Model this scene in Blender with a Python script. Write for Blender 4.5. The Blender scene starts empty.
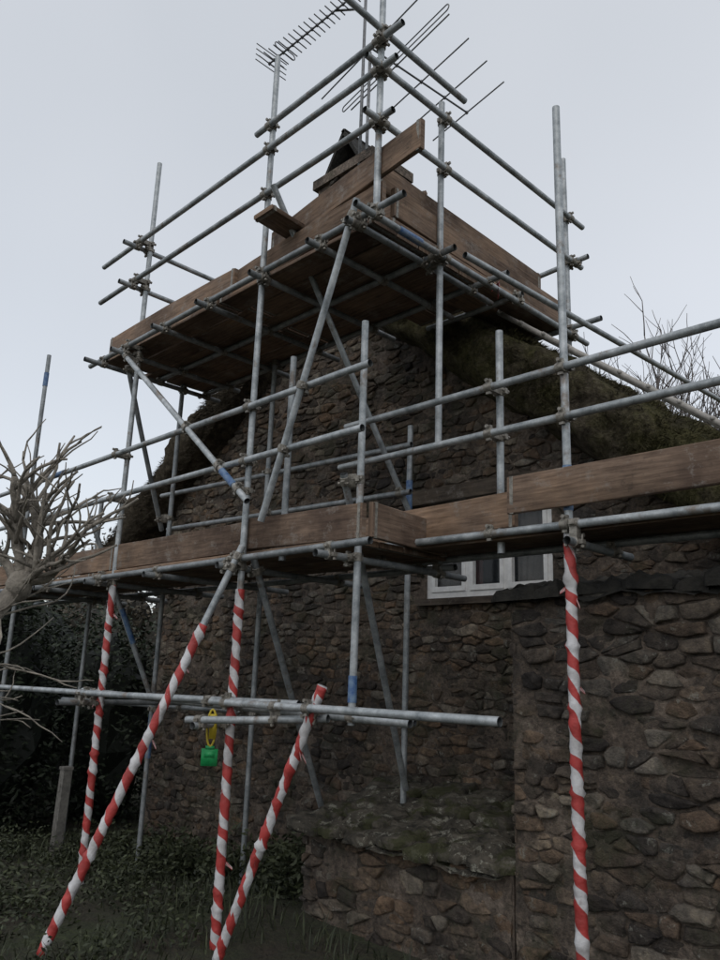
import bpy, math, random
from mathutils import Vector, Matrix, noise
random.seed(7)
R=random.Random(11)
sc=bpy.context.scene
sc.view_settings.view_transform='Standard'; sc.view_settings.look='None'; sc.view_settings.exposure=0
V=Vector
# ---------------------------------------------------------------- materials
def newmat(name):
    m=bpy.data.materials.new(name); m.use_nodes=True
    nt=m.node_tree; b=nt.nodes['Principled BSDF']
    return m,nt,b
def ramp(nt,fac,stops,interp='LINEAR'):
    r=nt.nodes.new('ShaderNodeValToRGB'); r.color_ramp.interpolation=interp
    e=r.color_ramp.elements
    while len(e)<len(stops): e.new(0.5)
    for i,(p,c) in enumerate(stops):
        e[i].position=p; e[i].color=(c[0],c[1],c[2],1)
    nt.links.new(fac,r.inputs[0]); return r.outputs[0]
def tex(nt,scale,coord='Object',detail=6,rough=.6,stretch=None,dist=0):
    tc=nt.nodes.new('ShaderNodeTexCoord'); mp=nt.nodes.new('ShaderNodeMapping')
    nt.links.new(tc.outputs[coord],mp.inputs[0])
    if stretch: mp.inputs['Scale'].default_value=stretch
    n=nt.nodes.new('ShaderNodeTexNoise'); n.inputs['Scale'].default_value=scale
    n.inputs['Detail'].default_value=min(detail,5); n.inputs['Roughness'].default_value=rough
    n.inputs['Distortion'].default_value=dist
    nt.links.new(mp.outputs[0],n.inputs['Vector']); return n.outputs['Fac']
def mix(nt,f,a,b,mode='MIX'):
    m=nt.nodes.new('ShaderNodeMix'); m.data_type='RGBA'; m.blend_type=mode
    for s,v in ((m.inputs[0],f),(m.inputs[6],a),(m.inputs[7],b)):
        if isinstance(v,bpy.types.NodeSocket): nt.links.new(v,s)
        elif isinstance(v,(int,float)): s.default_value=v
        else: s.default_value=(v[0],v[1],v[2],1)
    return m.outputs[2]
def bump(nt,b,h,strength=.5,dist=.01):
    n=nt.nodes.new('ShaderNodeBump'); n.inputs['Strength'].default_value=strength; n.inputs['Distance'].default_value=dist
    nt.links.new(h,n.inputs['Height']); nt.links.new(n.outputs[0],b.inputs['Normal'])
def attr(nt,name):
    a=nt.nodes.new('ShaderNodeAttribute'); a.attribute_name=name; return a.outputs['Fac']

def m_stone():
    m,nt,b=newmat('rubble_stone')
    t=attr(nt,'tint')
    c=ramp(nt,t,[(0,(.058,.052,.048)),(.2,(.105,.094,.083)),(.4,(.155,.118,.088)),(.55,(.12,.113,.103)),(.7,(.185,.135,.098)),(.88,(.175,.165,.145)),(1,(.27,.25,.215))])
    n=tex(nt,14,rough=.75)
    c=mix(nt,.9,c,ramp(nt,n,[(.33,(.35,.34,.34)),(.52,(.95,.92,.9)),(.7,(1.7,1.62,1.45))]),'MULTIPLY')
    n2=tex(nt,1.1)
    c=mix(nt,.75,c,ramp(nt,n2,[(.38,(.48,.48,.5)),(.58,(1.2,1.10,.98))]),'MULTIPLY')
    l=tex(nt,10,rough=.78,dist=.5)
    lm=ramp(nt,l,[(.59,(0,0,0)),(.65,(.6,.6,.6))])
    c=mix(nt,lm,c,(.29,.29,.25))
    g=tex(nt,2.3,rough=.75)
    gm=ramp(nt,g,[(.51,(0,0,0)),(.64,(.7,.7,.7))])
    c=mix(nt,gm,c,(.05,.052,.030))
    nt.links.new(c,b.inputs['Base Color']); b.inputs['Roughness'].default_value=.9
    b.inputs['Specular IOR Level'].default_value=.3
    bump(nt,b,tex(nt,24,rough=.8),1,.04)
    return m
def m_mortar():
    m,nt,b=newmat('old_lime_mortar')
    c=ramp(nt,tex(nt,2.2,rough=.75),[(.38,(.06,.05,.042)),(.5,(.14,.11,.088)),(.64,(.24,.195,.16))])
    c=mix(nt,.9,c,ramp(nt,tex(nt,24,rough=.78),[(.35,(.35,.35,.35)),(.65,(1.4,1.38,1.32))]),'MULTIPLY')
    gm=ramp(nt,tex(nt,2.3,rough=.75),[(.51,(0,0,0)),(.64,(.65,.65,.65))]); c=mix(nt,gm,c,(.05,.052,.030))
    nt.links.new(c,b.inputs['Base Color']); b.inputs['Roughness'].default_value=.95
    bump(nt,b,tex(nt,32,rough=.8),1,.035); return m
def m_thatch():
    m,nt,b=newmat('mossy_thatch')
    n=tex(nt,11,rough=.8)
    c=ramp(nt,n,[(.33,(.035,.029,.021)),(.5,(.11,.092,.067)),(.66,(.22,.19,.14))])
    g=tex(nt,1.7,rough=.7)
    gm=ramp(nt,g,[(.40,(0,0,0)),(.56,(.8,.8,.8))])
    gc=ramp(nt,tex(nt,22,rough=.75),[(.34,(.042,.043,.018)),(.5,(.115,.110,.045)),(.66,(.20,.185,.085))])
    tcx=nt.nodes.new('ShaderNodeTexCoord'); sp=nt.nodes.new('ShaderNodeSeparateXYZ'); nt.links.new(tcx.outputs['Object'],sp.inputs[0])
    mr=nt.nodes.new('ShaderNodeMapRange'); mr.inputs[1].default_value=-6; mr.inputs[2].default_value=-4; nt.links.new(sp.outputs[0],mr.inputs[0])
    ml=nt.nodes.new('ShaderNodeMath'); ml.operation='MULTIPLY'; nt.links.new(gm,ml.inputs[0]); nt.links.new(mr.outputs[0],ml.inputs[1])
    c=mix(nt,ml.outputs[0],c,gc)
    nt.links.new(c,b.inputs['Base Color']); b.inputs['Roughness'].default_value=1
    b.inputs['Specular IOR Level'].default_value=.1
    bump(nt,b,tex(nt,38,rough=.85),1,.08); return m
def m_wood(name,dark,light):
    m,nt,b=newmat(name)
    tc=nt.nodes.new('ShaderNodeTexCoord'); mp=nt.nodes.new('ShaderNodeMapping'); mp.inputs['Scale'].default_value=(1.2,14,1)
    nt.links.new(tc.outputs['UV'],mp.inputs[0])
    n=nt.nodes.new('ShaderNodeTexNoise'); n.inputs['Scale'].default_value=3; n.inputs['Detail'].default_value=6; n.inputs['Roughness'].default_value=.65
    nt.links.new(mp.outputs[0],n.inputs[0])
    c=ramp(nt,n.outputs[0],[(.3,dark),(.7,light)])
    n2=nt.nodes.new('ShaderNodeTexNoise'); n2.inputs['Scale'].default_value=1.1; n2.inputs['Detail'].default_value=6; n2.inputs['Roughness'].default_value=.65; nt.links.new(tc.outputs['UV'],n2.inputs[0])
    c=mix(nt,1,c,ramp(nt,n2.outputs[0],[(.35,(.42,.40,.41)),(.5,(.85,.84,.84)),(.66,(1.3,1.22,1.12))]),'MULTIPLY')
    n3=nt.nodes.new('ShaderNodeTexNoise'); n3.inputs['Scale'].default_value=5; n3.inputs['Detail'].default_value=6; n3.inputs['Roughness'].default_value=.8; nt.links.new(tc.outputs['UV'],n3.inputs[0])
    c=mix(nt,ramp(nt,n3.outputs[0],[(.54,(0,0,0)),(.67,(.6,.6,.6))]),c,(.27,.25,.225))
    c=mix(nt,ramp(nt,n3.outputs[0],[(.33,(.6,.6,.6)),(.42,(0,0,0))]),c,(.045,.037,.031))
    nt.links.new(c,b.inputs['Base Color']); b.inputs['Roughness'].default_value=.9
    b.inputs['Specular IOR Level'].default_value=.25
    bump(nt,b,n.outputs[0],.5,.006); return m
def m_simple(name,c1,c2,scale=20,rough=.6,metal=0,bs=.2,bd=.003,coord='Object'):
    m,nt,b=newmat(name)
    n=tex(nt,scale,rough=.65,coord=coord)
    nt.links.new(ramp(nt,n,[(.33,c1),(.67,c2)]),b.inputs['Base Color'])
    b.inputs['Roughness'].default_value=rough; b.inputs['Metallic'].default_value=metal
    if bs: bump(nt,b,n,bs,bd)
    return m
def m_tube():
    m,nt,b=newmat('galvanised_steel')
    n=tex(nt,8,rough=.75)
    c=ramp(nt,n,[(.33,(.17,.19,.20)),(.5,(.32,.345,.355)),(.66,(.47,.495,.505))])
    r=tex(nt,3.3,rough=.75)
    rm=ramp(nt,r,[(.58,(0,0,0)),(.66,(.7,.7,.7))])
    c=mix(nt,rm,c,(.17,.125,.09))
    t=attr(nt,'tint')
    c=mix(nt,1,c,ramp(nt,t,[(0,(.35,.35,.35)),(1,(1.1,1.1,1.1))]),'MULTIPLY')
    sp_=tex(nt,24,rough=.8); c=mix(nt,ramp(nt,sp_,[(.63,(0,0,0)),(.68,(.8,.8,.8))]),c,(.55,.55,.53))
    nt.links.new(c,b.inputs['Base Color']); b.inputs['Metallic'].default_value=.35; b.inputs['Roughness'].default_value=.5
    bump(nt,b,n,.25,.003); return m
def m_tape():
    m,nt,b=newmat('red_white_tape')
    tc=nt.nodes.new('ShaderNodeTexCoord'); sp=nt.nodes.new('ShaderNodeSeparateXYZ'); nt.links.new(tc.outputs['UV'],sp.inputs[0])
    mp=nt.nodes.new('ShaderNodeMapping'); mp.inputs['Scale'].default_value=(.15,1,1); nt.links.new(tc.outputs['UV'],mp.inputs[0])
    nz=nt.nodes.new('ShaderNodeTexNoise'); nz.inputs['Scale'].default_value=3.5; nz.inputs['Detail'].default_value=1
    nt.links.new(mp.outputs[0],nz.inputs[0])
    a=nt.nodes.new('ShaderNodeMath'); a.operation='MULTIPLY_ADD'; nt.links.new(sp.outputs[1],a.inputs[0]); a.inputs[1].default_value=5.4
    a2=nt.nodes.new('ShaderNodeMath'); a2.operation='MULTIPLY_ADD'; nt.links.new(sp.outputs[0],a2.inputs[0]); a2.inputs[1].default_value=1.0
    a3=nt.nodes.new('ShaderNodeMath'); a3.operation='MULTIPLY'; nt.links.new(nz.outputs[0],a3.inputs[0]); a3.inputs[1].default_value=1.6
    nt.links.new(a3.outputs[0],a2.inputs[2]); nt.links.new(a2.outputs[0],a.inputs[2])
    f=nt.nodes.new('ShaderNodeMath'); f.operation='FRACT'; nt.links.new(a.outputs[0],f.inputs[0])
    s=ramp(nt,f.outputs[0],[(0,(.43,.05,.045)),(.48,(.43,.05,.045)),(.5,(.60,.60,.61)),(.98,(.60,.60,.61)),(1,(.43,.05,.045))])
    d=tex(nt,9)
    s=mix(nt,.8,s,ramp(nt,d,[(.35,(.55,.53,.51)),(.6,(1,1,1))]),'MULTIPLY')
    nt.links.new(s,b.inputs['Base Color']); b.inputs['Roughness'].default_value=.55
    bump(nt,b,tex(nt,30,detail=4),.7,.01); return m
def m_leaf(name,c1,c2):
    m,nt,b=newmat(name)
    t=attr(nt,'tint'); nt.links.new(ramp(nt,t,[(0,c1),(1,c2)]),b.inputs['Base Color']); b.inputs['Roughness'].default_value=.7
    return m
def m_ground():
    m,nt,b=newmat('rough_grass_and_soil')
    n=tex(nt,1.6,rough=.7)
    c=ramp(nt,n,[(.35,(.035,.027,.018)),(.5,(.03,.031,.016)),(.65,(.034,.043,.017))])
    c=mix(nt,.7,c,ramp(nt,tex(nt,22),[(.3,(.4,.4,.4)),(.7,(1.3,1.3,1.2))]),'MULTIPLY')
    nt.links.new(c,b.inputs['Base Color']); b.inputs['Roughness'].default_value=1
    bump(nt,b,tex(nt,18),1,.05); return m
STONE=m_stone(); MORTAR=m_mortar(); THATCH=m_thatch()
BOARD=m_wood('scaffold_board_timber',(.105,.072,.052),(.28,.20,.145))
TUBE=m_tube(); TAPE=m_tape()
COUP=m_simple('coupler_steel',(.11,.10,.085),(.32,.30,.26),40,.55,.4,.5)
BLUE=m_simple('worn_blue_paint',(.02,.075,.22),(.16,.24,.34),22,.55)
WPAINT=m_simple('white_window_paint',(.6,.6,.59),(.8,.8,.78),12,.45)
SLATE=m_simple('mossy_slate',(.022,.021,.018),(.11,.098,.078),9,.95,0,1,.05)
def _lich():
    nt=SLATE.node_tree; b=nt.nodes['Principled BSDF']; src=b.inputs['Base Color'].links[0].from_socket
    b.inputs['Specular IOR Level'].default_value=.2
    l=ramp(nt,tex(nt,8,rough=.8),[(.56,(0,0,0)),(.61,(.75,.75,.75))])
    c=mix(nt,l,src,(.26,.255,.21)); g=ramp(nt,tex(nt,3.3,rough=.7),[(.5,(0,0,0)),(.58,(.8,.8,.8))])
    c=mix(nt,g,c,(.04,.043,.018)); nt.links.new(c,b.inputs['Base Color'])
_lich()
DSLATE=m_simple('dark_slate',(.010,.010,.009),(.035,.032,.026),9,.95,0,1,.04)  # near-black slate tone for the wing roof and chimney cap
BARK=m_simple('pale_bark',(.11,.098,.082),(.30,.27,.225),22,.9,0,1,.015)
DBARK=m_simple('dark_bark',(.09,.075,.07),(.16,.14,.13),10,.9)
ALU=m_simple('weathered_aluminium',(.10,.105,.11),(.2,.205,.21),20,.5,.5)
GROUND=m_ground()
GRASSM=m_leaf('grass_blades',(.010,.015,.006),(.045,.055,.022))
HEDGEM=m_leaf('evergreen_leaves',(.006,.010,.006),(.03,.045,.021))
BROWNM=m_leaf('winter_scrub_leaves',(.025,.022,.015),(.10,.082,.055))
GLASS,nt,b=newmat('window_glass'); b.inputs['Base Color'].default_value=(.03,.035,.04,1); b.inputs['Roughness'].default_value=.08
b.inputs['Alpha'].default_value=.35
CURT=m_simple('curtain_fabric',(.35,.33,.3),(.55,.52,.48),6,.9); RCURT=m_simple('red_curtain',(.16,.03,.03),(.28,.06,.05),9,.9)
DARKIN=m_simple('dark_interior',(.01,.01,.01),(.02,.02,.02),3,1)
GREEN=m_simple('green_plastic',(.01,.24,.07),(.02,.33,.10),20,.45); YEL=m_simple('yellow_plastic',(.4,.31,.02),(.55,.42,.04),20,.5)
BATTEN=m_simple('pale_batten',(.25,.24,.22),(.42,.40,.37),20,.8)
POSTM=m_simple('weathered_post_wood',(.10,.098,.088),(.22,.21,.19),20,.85,0,.5,.01)
OAK=m_wood('weathered_oak',(.05,.04,.032),(.13,.108,.085))

# ---------------------------------------------------------------- mesh builder
class MB:
    def __init__(s): s.v=[];s.f=[];s.uv=[];s.mi=[];s.t=[]
    def add(s,vs,fs,uvs=None,mi=0,t=.5):
        o=len(s.v); s.v+= [tuple(p) for p in vs]; s.t+=([t]*len(vs) if not isinstance(t,list) else t)
        for k,f in enumerate(fs):
            s.f.append(tuple(i+o for i in f)); s.mi.append(mi)
            s.uv.append(uvs[k] if uvs else [(0,0)]*len(f))
    def obj(s,name,mats,parent=None,smooth=True,auto=None):
        me=bpy.data.meshes.new(name); me.from_pydata(s.v,[],s.f); 
        for m in mats: me.materials.append(m)
        me.polygons.foreach_set('material_index',s.mi)
        me.polygons.foreach_set('use_smooth',[smooth]*len(s.f))
        ul=me.uv_layers.new(name='UVMap'); flat=[c for f in s.uv for p in f for c in p]; ul.data.foreach_set('uv',flat)
        a=me.attributes.new('tint','FLOAT','POINT'); a.data.foreach_set('value',s.t)
        me.update()
        if auto: 
            try: me.set_sharp_from_angle(angle=math.radians(auto))
            except Exception: pass
        ob=bpy.data.objects.new(name,me); sc.collection.objects.link(ob)
        if parent: ob.parent=parent
        return ob
def empty(name):
    e=bpy.data.objects.new(name,None); e.empty_display_size=.2; sc.collection.objects.link(e); return e
def sweep(mb,pts,rad,n=8,mi=0,t=.5,cap=True,jit=0):
    pts=[V(p) for p in pts]
    if not isinstance(rad,(list,tuple)): rad=[rad]*len(pts)
    d=(pts[1]-pts[0]).normalized(); up=V((0,0,1)) if abs(d.z)<.9 else V((1,0,0))
    a=d.cross(up).normalized(); vs=[];fs=[];uvs=[];L=0
    for i,p in enumerate(pts):
        if i==0: dd=pts[1]-pts[0]
        elif i==len(pts)-1: dd=pts[-1]-pts[-2]
        else: dd=pts[i+1]-pts[i-1]
        dd.normalize(); a=(a-dd*a.dot(dd)).normalized(); bb=dd.cross(a)
        if i: L+=(pts[i]-pts[i-1]).length
        for k in range(n):
            th=2*math.pi*k/n; r=rad[i]*(1+jit*R.uniform(-1,1))
            vs.append(p+a*(r*math.cos(th))+bb*(r*math.sin(th)))
        if i:
            l0=L-(pts[i]-pts[i-1]).length
            for k in range(n):
                k2=(k+1)%n; o=(i-1)*n
                fs.append((o+k,o+k2,o+n+k2,o+n+k)); uvs.append([(k/n,l0),((k+1)/n,l0),((k+1)/n,L),(k/n,L)])
    if cap:
        fs.append(tuple(range(n-1,-1,-1))); uvs.append([(0,0)]*n)
        o=(len(pts)-1)*n; fs.append(tuple(o+k for k in range(n))); uvs.append([(0,0)]*n)
    mb.add(vs,fs,uvs,mi,t)
def boxo(mb,c,ex,ey,ez,mi=0,t=.5,uvo=None):
    c=V(c);ex=V(ex);ey=V(ey);ez=V(ez)
    vs=[c+ex*a+ey*b_+ez*d for a in(-1,1) for b_ in(-1,1) for d in(-1,1)]
    fs=[(0,1,3,2),(4,6,7,5),(0,4,5,1),(2,3,7,6),(0,2,6,4),(1,5,7,3)]
    lx,ly,lz=ex.length,ey.length,ez.length; q=uvo if uvo is not None else (R.uniform(0,50),R.uniform(0,50))
    co=[(a*lx,b_*ly+d*lz) for a in(-1,1) for b_ in(-1,1) for d in(-1,1)]
    uvs=[[(co[i][0]+q[0],co[i][1]+q[1]) for i in f] for f in fs]
    mb.add(vs,fs,uvs,mi,t)
def box(mb,x0,x1,y0,y1,z0,z1,mi=0,t=.5):
    boxo(mb,((x0+x1)/2,(y0+y1)/2,(z0+z1)/2),((x1-x0)/2,0,0),(0,(y1-y0)/2,0),(0,0,(z1-z0)/2),mi,t)
def nz(x,y,z=0): return noise.noise(V((x,y,z)))

# ---------------------------------------------------------------- random rubble masonry (stones as real geometry)
def rubble(mb,u0,u1,v0,v1,fn,inside,cw=.17,ch=.074,seed=1,depth=.022,drop=.15):
    r=random.Random(seed); asp=cw/ch
    nu=int((u1-u0)/cw)+3; nv=int((v1-v0)/ch)+3
    grid={}
    rows=[r.uniform(0,1) for _ in range(nv+3)]
    for j in range(-1,nv):
        for i in range(-1,nu):
            if r.random()<drop: continue
            ks=[0] if r.random()<.8 else [-.22,.22]
            for k in ks:
                uu=u0+(i+rows[j+1]+k+r.uniform(-.36,.36))*cw; vv=v0+(j+r.uniform(-.24,.24))*ch
                vv+=.07*nz(uu*.9,vv*.8,seed)
                grid.setdefault((i,j),[]).append((uu/asp,vv))
    for (i,j),lst in grid.items():
        for (su,sv) in lst:
            if not inside(su*asp,sv): continue
            if su*asp<u0 or su*asp>u1 or sv<v0 or sv>v1: continue
            lim=ch*1.2
            poly=[(su-lim,sv-lim*.8),(su+lim,sv-lim*.8),(su+lim,sv+lim*.8),(su-lim,sv+lim*.8)]
            for di in range(-3,4):
                for dj in range(-3,4):
                    for (tu,tv) in grid.get((i+di,j+dj),()):
                        if tu==su and tv==sv: continue
                        nx,ny=tu-su,tv-sv; L2=nx*nx+ny*ny
                        if L2>9*ch*ch: continue
                        c=(nx*(su+tu)+ny*(sv+tv))/2
                        out=[];m=len(poly)
                        for k in range(m):
                            a=poly[k];b_=poly[(k+1)%m]; da=nx*a[0]+ny*a[1]-c; db=nx*b_[0]+ny*b_[1]-c
                            if da<=0: out.append(a)
                            if (da<0<db) or (db<0<da):
                                t_=da/(da-db); out.append((a[0]+(b_[0]-a[0])*t_,a[1]+(b_[1]-a[1])*t_))
                        poly=out
                        if len(poly)<3: break
                    if len(poly)<3: break
                if len(poly)<3: break
            if len(poly)<3: continue
            P_=[(max(u0-.01,min(u1+.01,a*asp)),b_) for a,b_ in poly]
            q=[];m=len(P_)
            for k in range(m):
                a=P_[k];b_=P_[(k+1)%m]; el_=math.hypot(a[0]-b_[0],a[1]-b_[1]); q.append(a)
                if el_>.05:
                    f=r.uniform(.35,.65); q.append((a[0]*(1-f)+b_[0]*f+r.uniform(-.008,.008),a[1]*(1-f)+b_[1]*f+r.uniform(-.008,.008)))
            P_=q; q=[];m=len(P_); kk=r.uniform(.12,.25)
            for k in range(m):
                a=P_[k];b_=P_[(k+1)%m]; q.append((a[0]*(1-kk)+b_[0]*kk,a[1]*(1-kk)+b_[1]*kk)); q.append((a[0]*kk+b_[0]*(1-kk),a[1]*kk+b_[1]*(1-kk)))
            P_=q
            cu=sum(p[0] for p in P_)/len(P_); cv=sum(p[1] for p in P_)/len(P_)
            area=abs(sum(P_[k][0]*P_[(k+1)%len(P_)][1]-P_[(k+1)%len(P_)][0]*P_[k][1] for k in range(len(P_))))/2
            if area<.0007: continue
            W=max(p[0] for p in P_)-min(p[0] for p in P_); H=max(p[1] for p in P_)-min(p[1] for p in P_)
            g=r.uniform(.001,.012); su_=max(.5,1-2*g/W); sv_=max(.5,1-2*g/H)
            ring=[(cu+(a-cu)*su_+r.uniform(-.003,.003),cv+(b_-cv)*sv_+r.uniform(-.003,.003)) for a,b_ in P_]
            n=len(ring); dp=depth*r.uniform(-.05,1.6); tu,tv=r.uniform(-.08,.08),r.uniform(-.16,.16); vs=[]
            sd_=r.uniform(0,99)
            for sc_,dd in ((1.02,-.5),(.97,.4),(.92,.82),(.78,.97),(.42,1.0)):
                for (pu,pv) in ring:
                    xx=cu+(pu-cu)*sc_;yy=cv+(pv-cv)*sc_
                    D=dp*dd-(.02 if dd<0 else 0)+(tu*(xx-cu)+tv*(yy-cv)+.016*nz(xx*16,yy*16,sd_))*(1 if dd>.3 else 0)
                    vs.append(fn(xx,yy,D))
            vs.append(fn(cu,cv,dp*1.0))
            fs=[]
            for j_ in range(4):
                for k in range(n): k2=(k+1)%n; fs.append((j_*n+k,j_*n+k2,(j_+1)*n+k2,(j_+1)*n+k))
            for k in range(n): fs.append((4*n+k,4*n+(k+1)%n,5*n))
            mb.add(vs,fs,None,0,r.random()**1.15)
def pointing(mb,u0,u1,v0,v1,fn,inside,step=.03,seed=0,base=.003):
    nu=int((u1-u0)/step); nv=int((v1-v0)/step); idx={}; vs=[];fs=[]
    for j in range(nv+1):
        for i in range(nu+1):
            u=u0+(u1-u0)*i/nu; v=v0+(v1-v0)*j/nv
            if not inside(u,v): continue
            D=base+.018*nz(u*2.2,v*2.2,seed)+.016*nz(u*7,v*9,seed)+.010*nz(u*21,v*23,seed)
            idx[(i,j)]=len(vs); vs.append(fn(u,v,D))
    for j in range(nv):
        for i in range(nu):
            k=[idx.get(x) for x in ((i,j),(i+1,j),(i+1,j+1),(i,j+1))]
            if None not in k: fs.append(tuple(k))
    mb.add(vs,fs)
def prism(mb,poly,y0,y1,mi=0):
    n=len(poly); vs=[(x,y0,z) for x,z in poly]+[(x,y1,z) for x,z in poly]
    fs=[tuple(range(n)),tuple(range(2*n-1,n-1,-1))]+[(i,i+n,(i+1)%n+n,(i+1)%n) for i in range(n)]
    mb.add(vs,fs,None,mi)

# ---------------------------------------------------------------- cottage
cottage=empty('thatched_cottage')
AX,AZ=-5.83,6.38; SL,SR=.71,.78
WX0,WX1,WZ0,WZ1=-4.53,-3.23,2.36,3.2
def topz(x): return AZ-(SL*(AX-x) if x<AX else SR*(x-AX))
YG=5.3
w=MB()
prism(w,[(-9.0,-1),(-1.5,-1),(-1.5,WZ0),(-9.0,WZ0)],YG,YG+.5)
prism(w,[(-9.0,WZ0),(WX0,WZ0),(WX0,WZ1),(-9.0,WZ1)],YG,YG+.5)
prism(w,[(WX1,WZ0),(-1.5,WZ0),(-1.5,2.5),(-2.33,WZ1),(WX1,WZ1)],YG,YG+.5)
prism(w,[(-9.0,WZ1),(-2.33,WZ1),(AX,5.93),(-9.0,3.68)],YG,YG+.5)
box(w,-9.0,-8.5,YG+.5,12.5,-1,3.6); box(w,-2.0,-1.5,YG+.5,12.5,-1,2.6); box(w,-8.5,-2.0,12.0,12.5,-1,3.5)
w.obj('wall_core',[MORTAR],cottage,smooth=False)
s=MB()
def ins(u,v):
    if WX0-.06<u<WX1+.06 and WZ0-.07<v<WZ1+.17: return False
    return v<topz(u)-.38
fg=lambda u,v,d:(u,YG-d,v)
rubble(s,-9.0,-1.5,-.8,6.0,fg,ins,cw=.165,ch=.073,seed=3)
rubble(s,YG,12.4,-.8,3.4,lambda u,v,d:(-9.0-d,u,v),lambda u,v:True,cw=.30,ch=.14,seed=5)
s.obj('rubble_stonework',[STONE],cottage)
s=MB(); pointing(s,-9.0,-1.5,-.8,6.0,fg,ins,.032,1); s.obj('mortar_pointing',[MORTAR],cottage)
q=MB(); boxo(q,(-3.88,YG-.03,WZ1+.07),(.8,0,0),(0,.06,0),(0,0,.065)); box(q,WX0-.05,WX1+.05,YG-.07,YG+.1,WZ0-.06,WZ0-.004)
q.obj('window_lintel_and_sill',[OAK],cottage,smooth=False)
t=MB(); path=[]
xl,xr=-10.4,-1.05
nseg=90
for i in range(nseg+1): x=xl+(AX-xl)*i/nseg; path.append(x)
for i in range(1,nseg+1): x=AX+(xr-AX)*i/nseg; path.append(x)
prof=[(12.7,.5),(10,.5),(8,.5),(6.5,.49),(5.7,.48),(5.35,.47),(5.24,.465),(5.14,.46),(5.05,.445),(4.98,.42),(4.93,.37),(4.91,.31),(4.905,.25),(4.91,.19),(4.92,.13),(4.95,.08),(4.99,.045),(5.05,.02),(5.12,.005),(5.2,0)]
NE=len(prof)
yy=5.3
while yy<12.7: prof.append((yy,0)); yy+=.12 if yy<7 else .3
prof.append((12.7,0))
np_=len(prof); vs=[];fs=[]
for i,x in enumerate(path):
    nl=V((-SL,0,1)).normalized(); nr=V((SR,0,1)).normalized()
    k=max(0,min(1,(x-AX)/.5+.5)); nn=(nl*(1-k)+nr*k).normalized()
    zt=topz(x)-.09*math.exp(-((x-AX)/.3)**2)
    endt=min(1,min(x-xl,xr-x)/.3); sh=.55+.45*math.sqrt(max(0,endt))
    thick=1.12 if x>AX else 1.0
    for j,(y,o) in enumerate(prof):
        a=.08*nz(x*1.9,y*2.3,o*3)+.05*nz(x*6,y*6,o*7)+.026*nz(x*17,y*17,o*17)+.014*nz(x*40,y*40,o*40)
        p=V((x,y,zt))-nn*(o*sh*thick + (1-sh)*.12)
        if 6<=j: p+=nn*(a*1.2 if y>5.15 else a*.8)
        if 6<=j<NE: p.y-=a*1.4+.04*nz(x*1.3,0,3)
        vs.append(p)
m_=len(path)
for i in range(m_-1):
    for j in range(np_):
        j2=(j+1)%np_; fs.append((i*np_+j,i*np_+j2,(i+1)*np_+j2,(i+1)*np_+j))
fs.append(tuple(range(np_-1,-1,-1))); fs.append(tuple((m_-1)*np_+j for j in range(np_)))
t.add(vs,fs); t.obj('thatch_roof',[THATCH],cottage)
t=MB()
for i in range(34000):
    x=R.uniform(xl+.1,xr-.1); sd=-1 if x<AX else 1
    nn=V((SR,0,1)).normalized() if sd>0 else V((-SL,0,1)).normalized()
    top=R.random()<.35
    o=R.uniform(-.03,.03) if top else R.uniform(.03,.46)
    y0=R.uniform(5.0,5.8) if top else (4.93 if .1<o<.38 else 5.0)
    p=V((x,y0,topz(x)))-nn*o; down=V((1,0,-SR)).normalized() if sd>0 else V((-1,0,-SL)).normalized()
    if top: d=(nn*R.uniform(.2,1)+down*R.uniform(0,.8)+V((0,R.uniform(-.6,.3),0))).normalized()*R.uniform(.03,.07)
    else: d=(V((0,-1,0))*R.uniform(.2,1)+down*R.uniform(.0,1.2)+V((R.uniform(-.5,.5),0,R.uniform(-.6,.3)))).normalized()*R.uniform(.03,.10)
    sdv=V((R.uniform(-1,1),R.uniform(-.3,.3),R.uniform(-1,1))).normalized()*R.uniform(.003,.008)
    t.add([p-sdv,p+sdv,p+d],[(0,1,2)],None,0)
t.obj('reed_ends',[THATCH],cottage,smooth=False)
t=MB()
nr=V((SR,0,1)).normalized()
for k,yv in enumerate((5.08,5.42)):
    a=V((-3.7,yv,topz(-3.7)))+nr*.10; b_=V((-1.1,yv,topz(-1.1)))+nr*.10; sweep(t,[a,b_],.024,6)
for i in range(12):
    x=-3.6+i*.21; a=V((x,5.04,topz(x)))+nr*.11; sweep(t,[a,a+V((0,.42,0))],.016,6)
t.obj('roof_ladder',[BATTEN],cottage)
t=MB(); pts=[V((AX,5.0+i*.25,AZ-.02+.02*nz(i,0))) for i in range(31)]; sweep(t,pts,.13,10,jit=.06); t.obj('ridge_roll',[THATCH],cottage)
t=MB(); s=MB()
cx0,cx1,cy0,cy1=-6.35,-5.45,5.35,5.95
box(t,cx0,cx1,cy0,cy1,5.6,7.35); box(t,cx0-.05,cx1+.05,cy0-.05,cy1+.05,7.35,7.47)
t.obj('chimney_core',[MORTAR],cottage,smooth=False)
rubble(s,cx0,cx1,5.9,7.34,lambda u,v,d:(u,cy0-d,v),lambda u,v:True,seed=9)
rubble(s,cy0,cy1,5.9,7.34,lambda u,v,d:(cx1+d,u,v),lambda u,v:True,seed=10)
s.obj('chimney_stonework',[STONE],cottage)
t=MB()
cm=(cx0+cx1)/2-.1; 
for sg in (-1,1):
    boxo(t,(cm+sg*.16,5.65,7.75),V((sg*.18,0,-.3)),V((0,.26,0)),V((.3*sg,0,.18)).normalized()*.02)
box(t,cm-.3,cm+.3,5.42,5.46,7.47,7.6); box(t,cm-.3,cm+.3,5.84,5.88,7.47,7.6)
t.obj('chimney_slate_cap',[DSLATE],cottage,smooth=False)
t=MB(); fy=YG+.03
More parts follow.
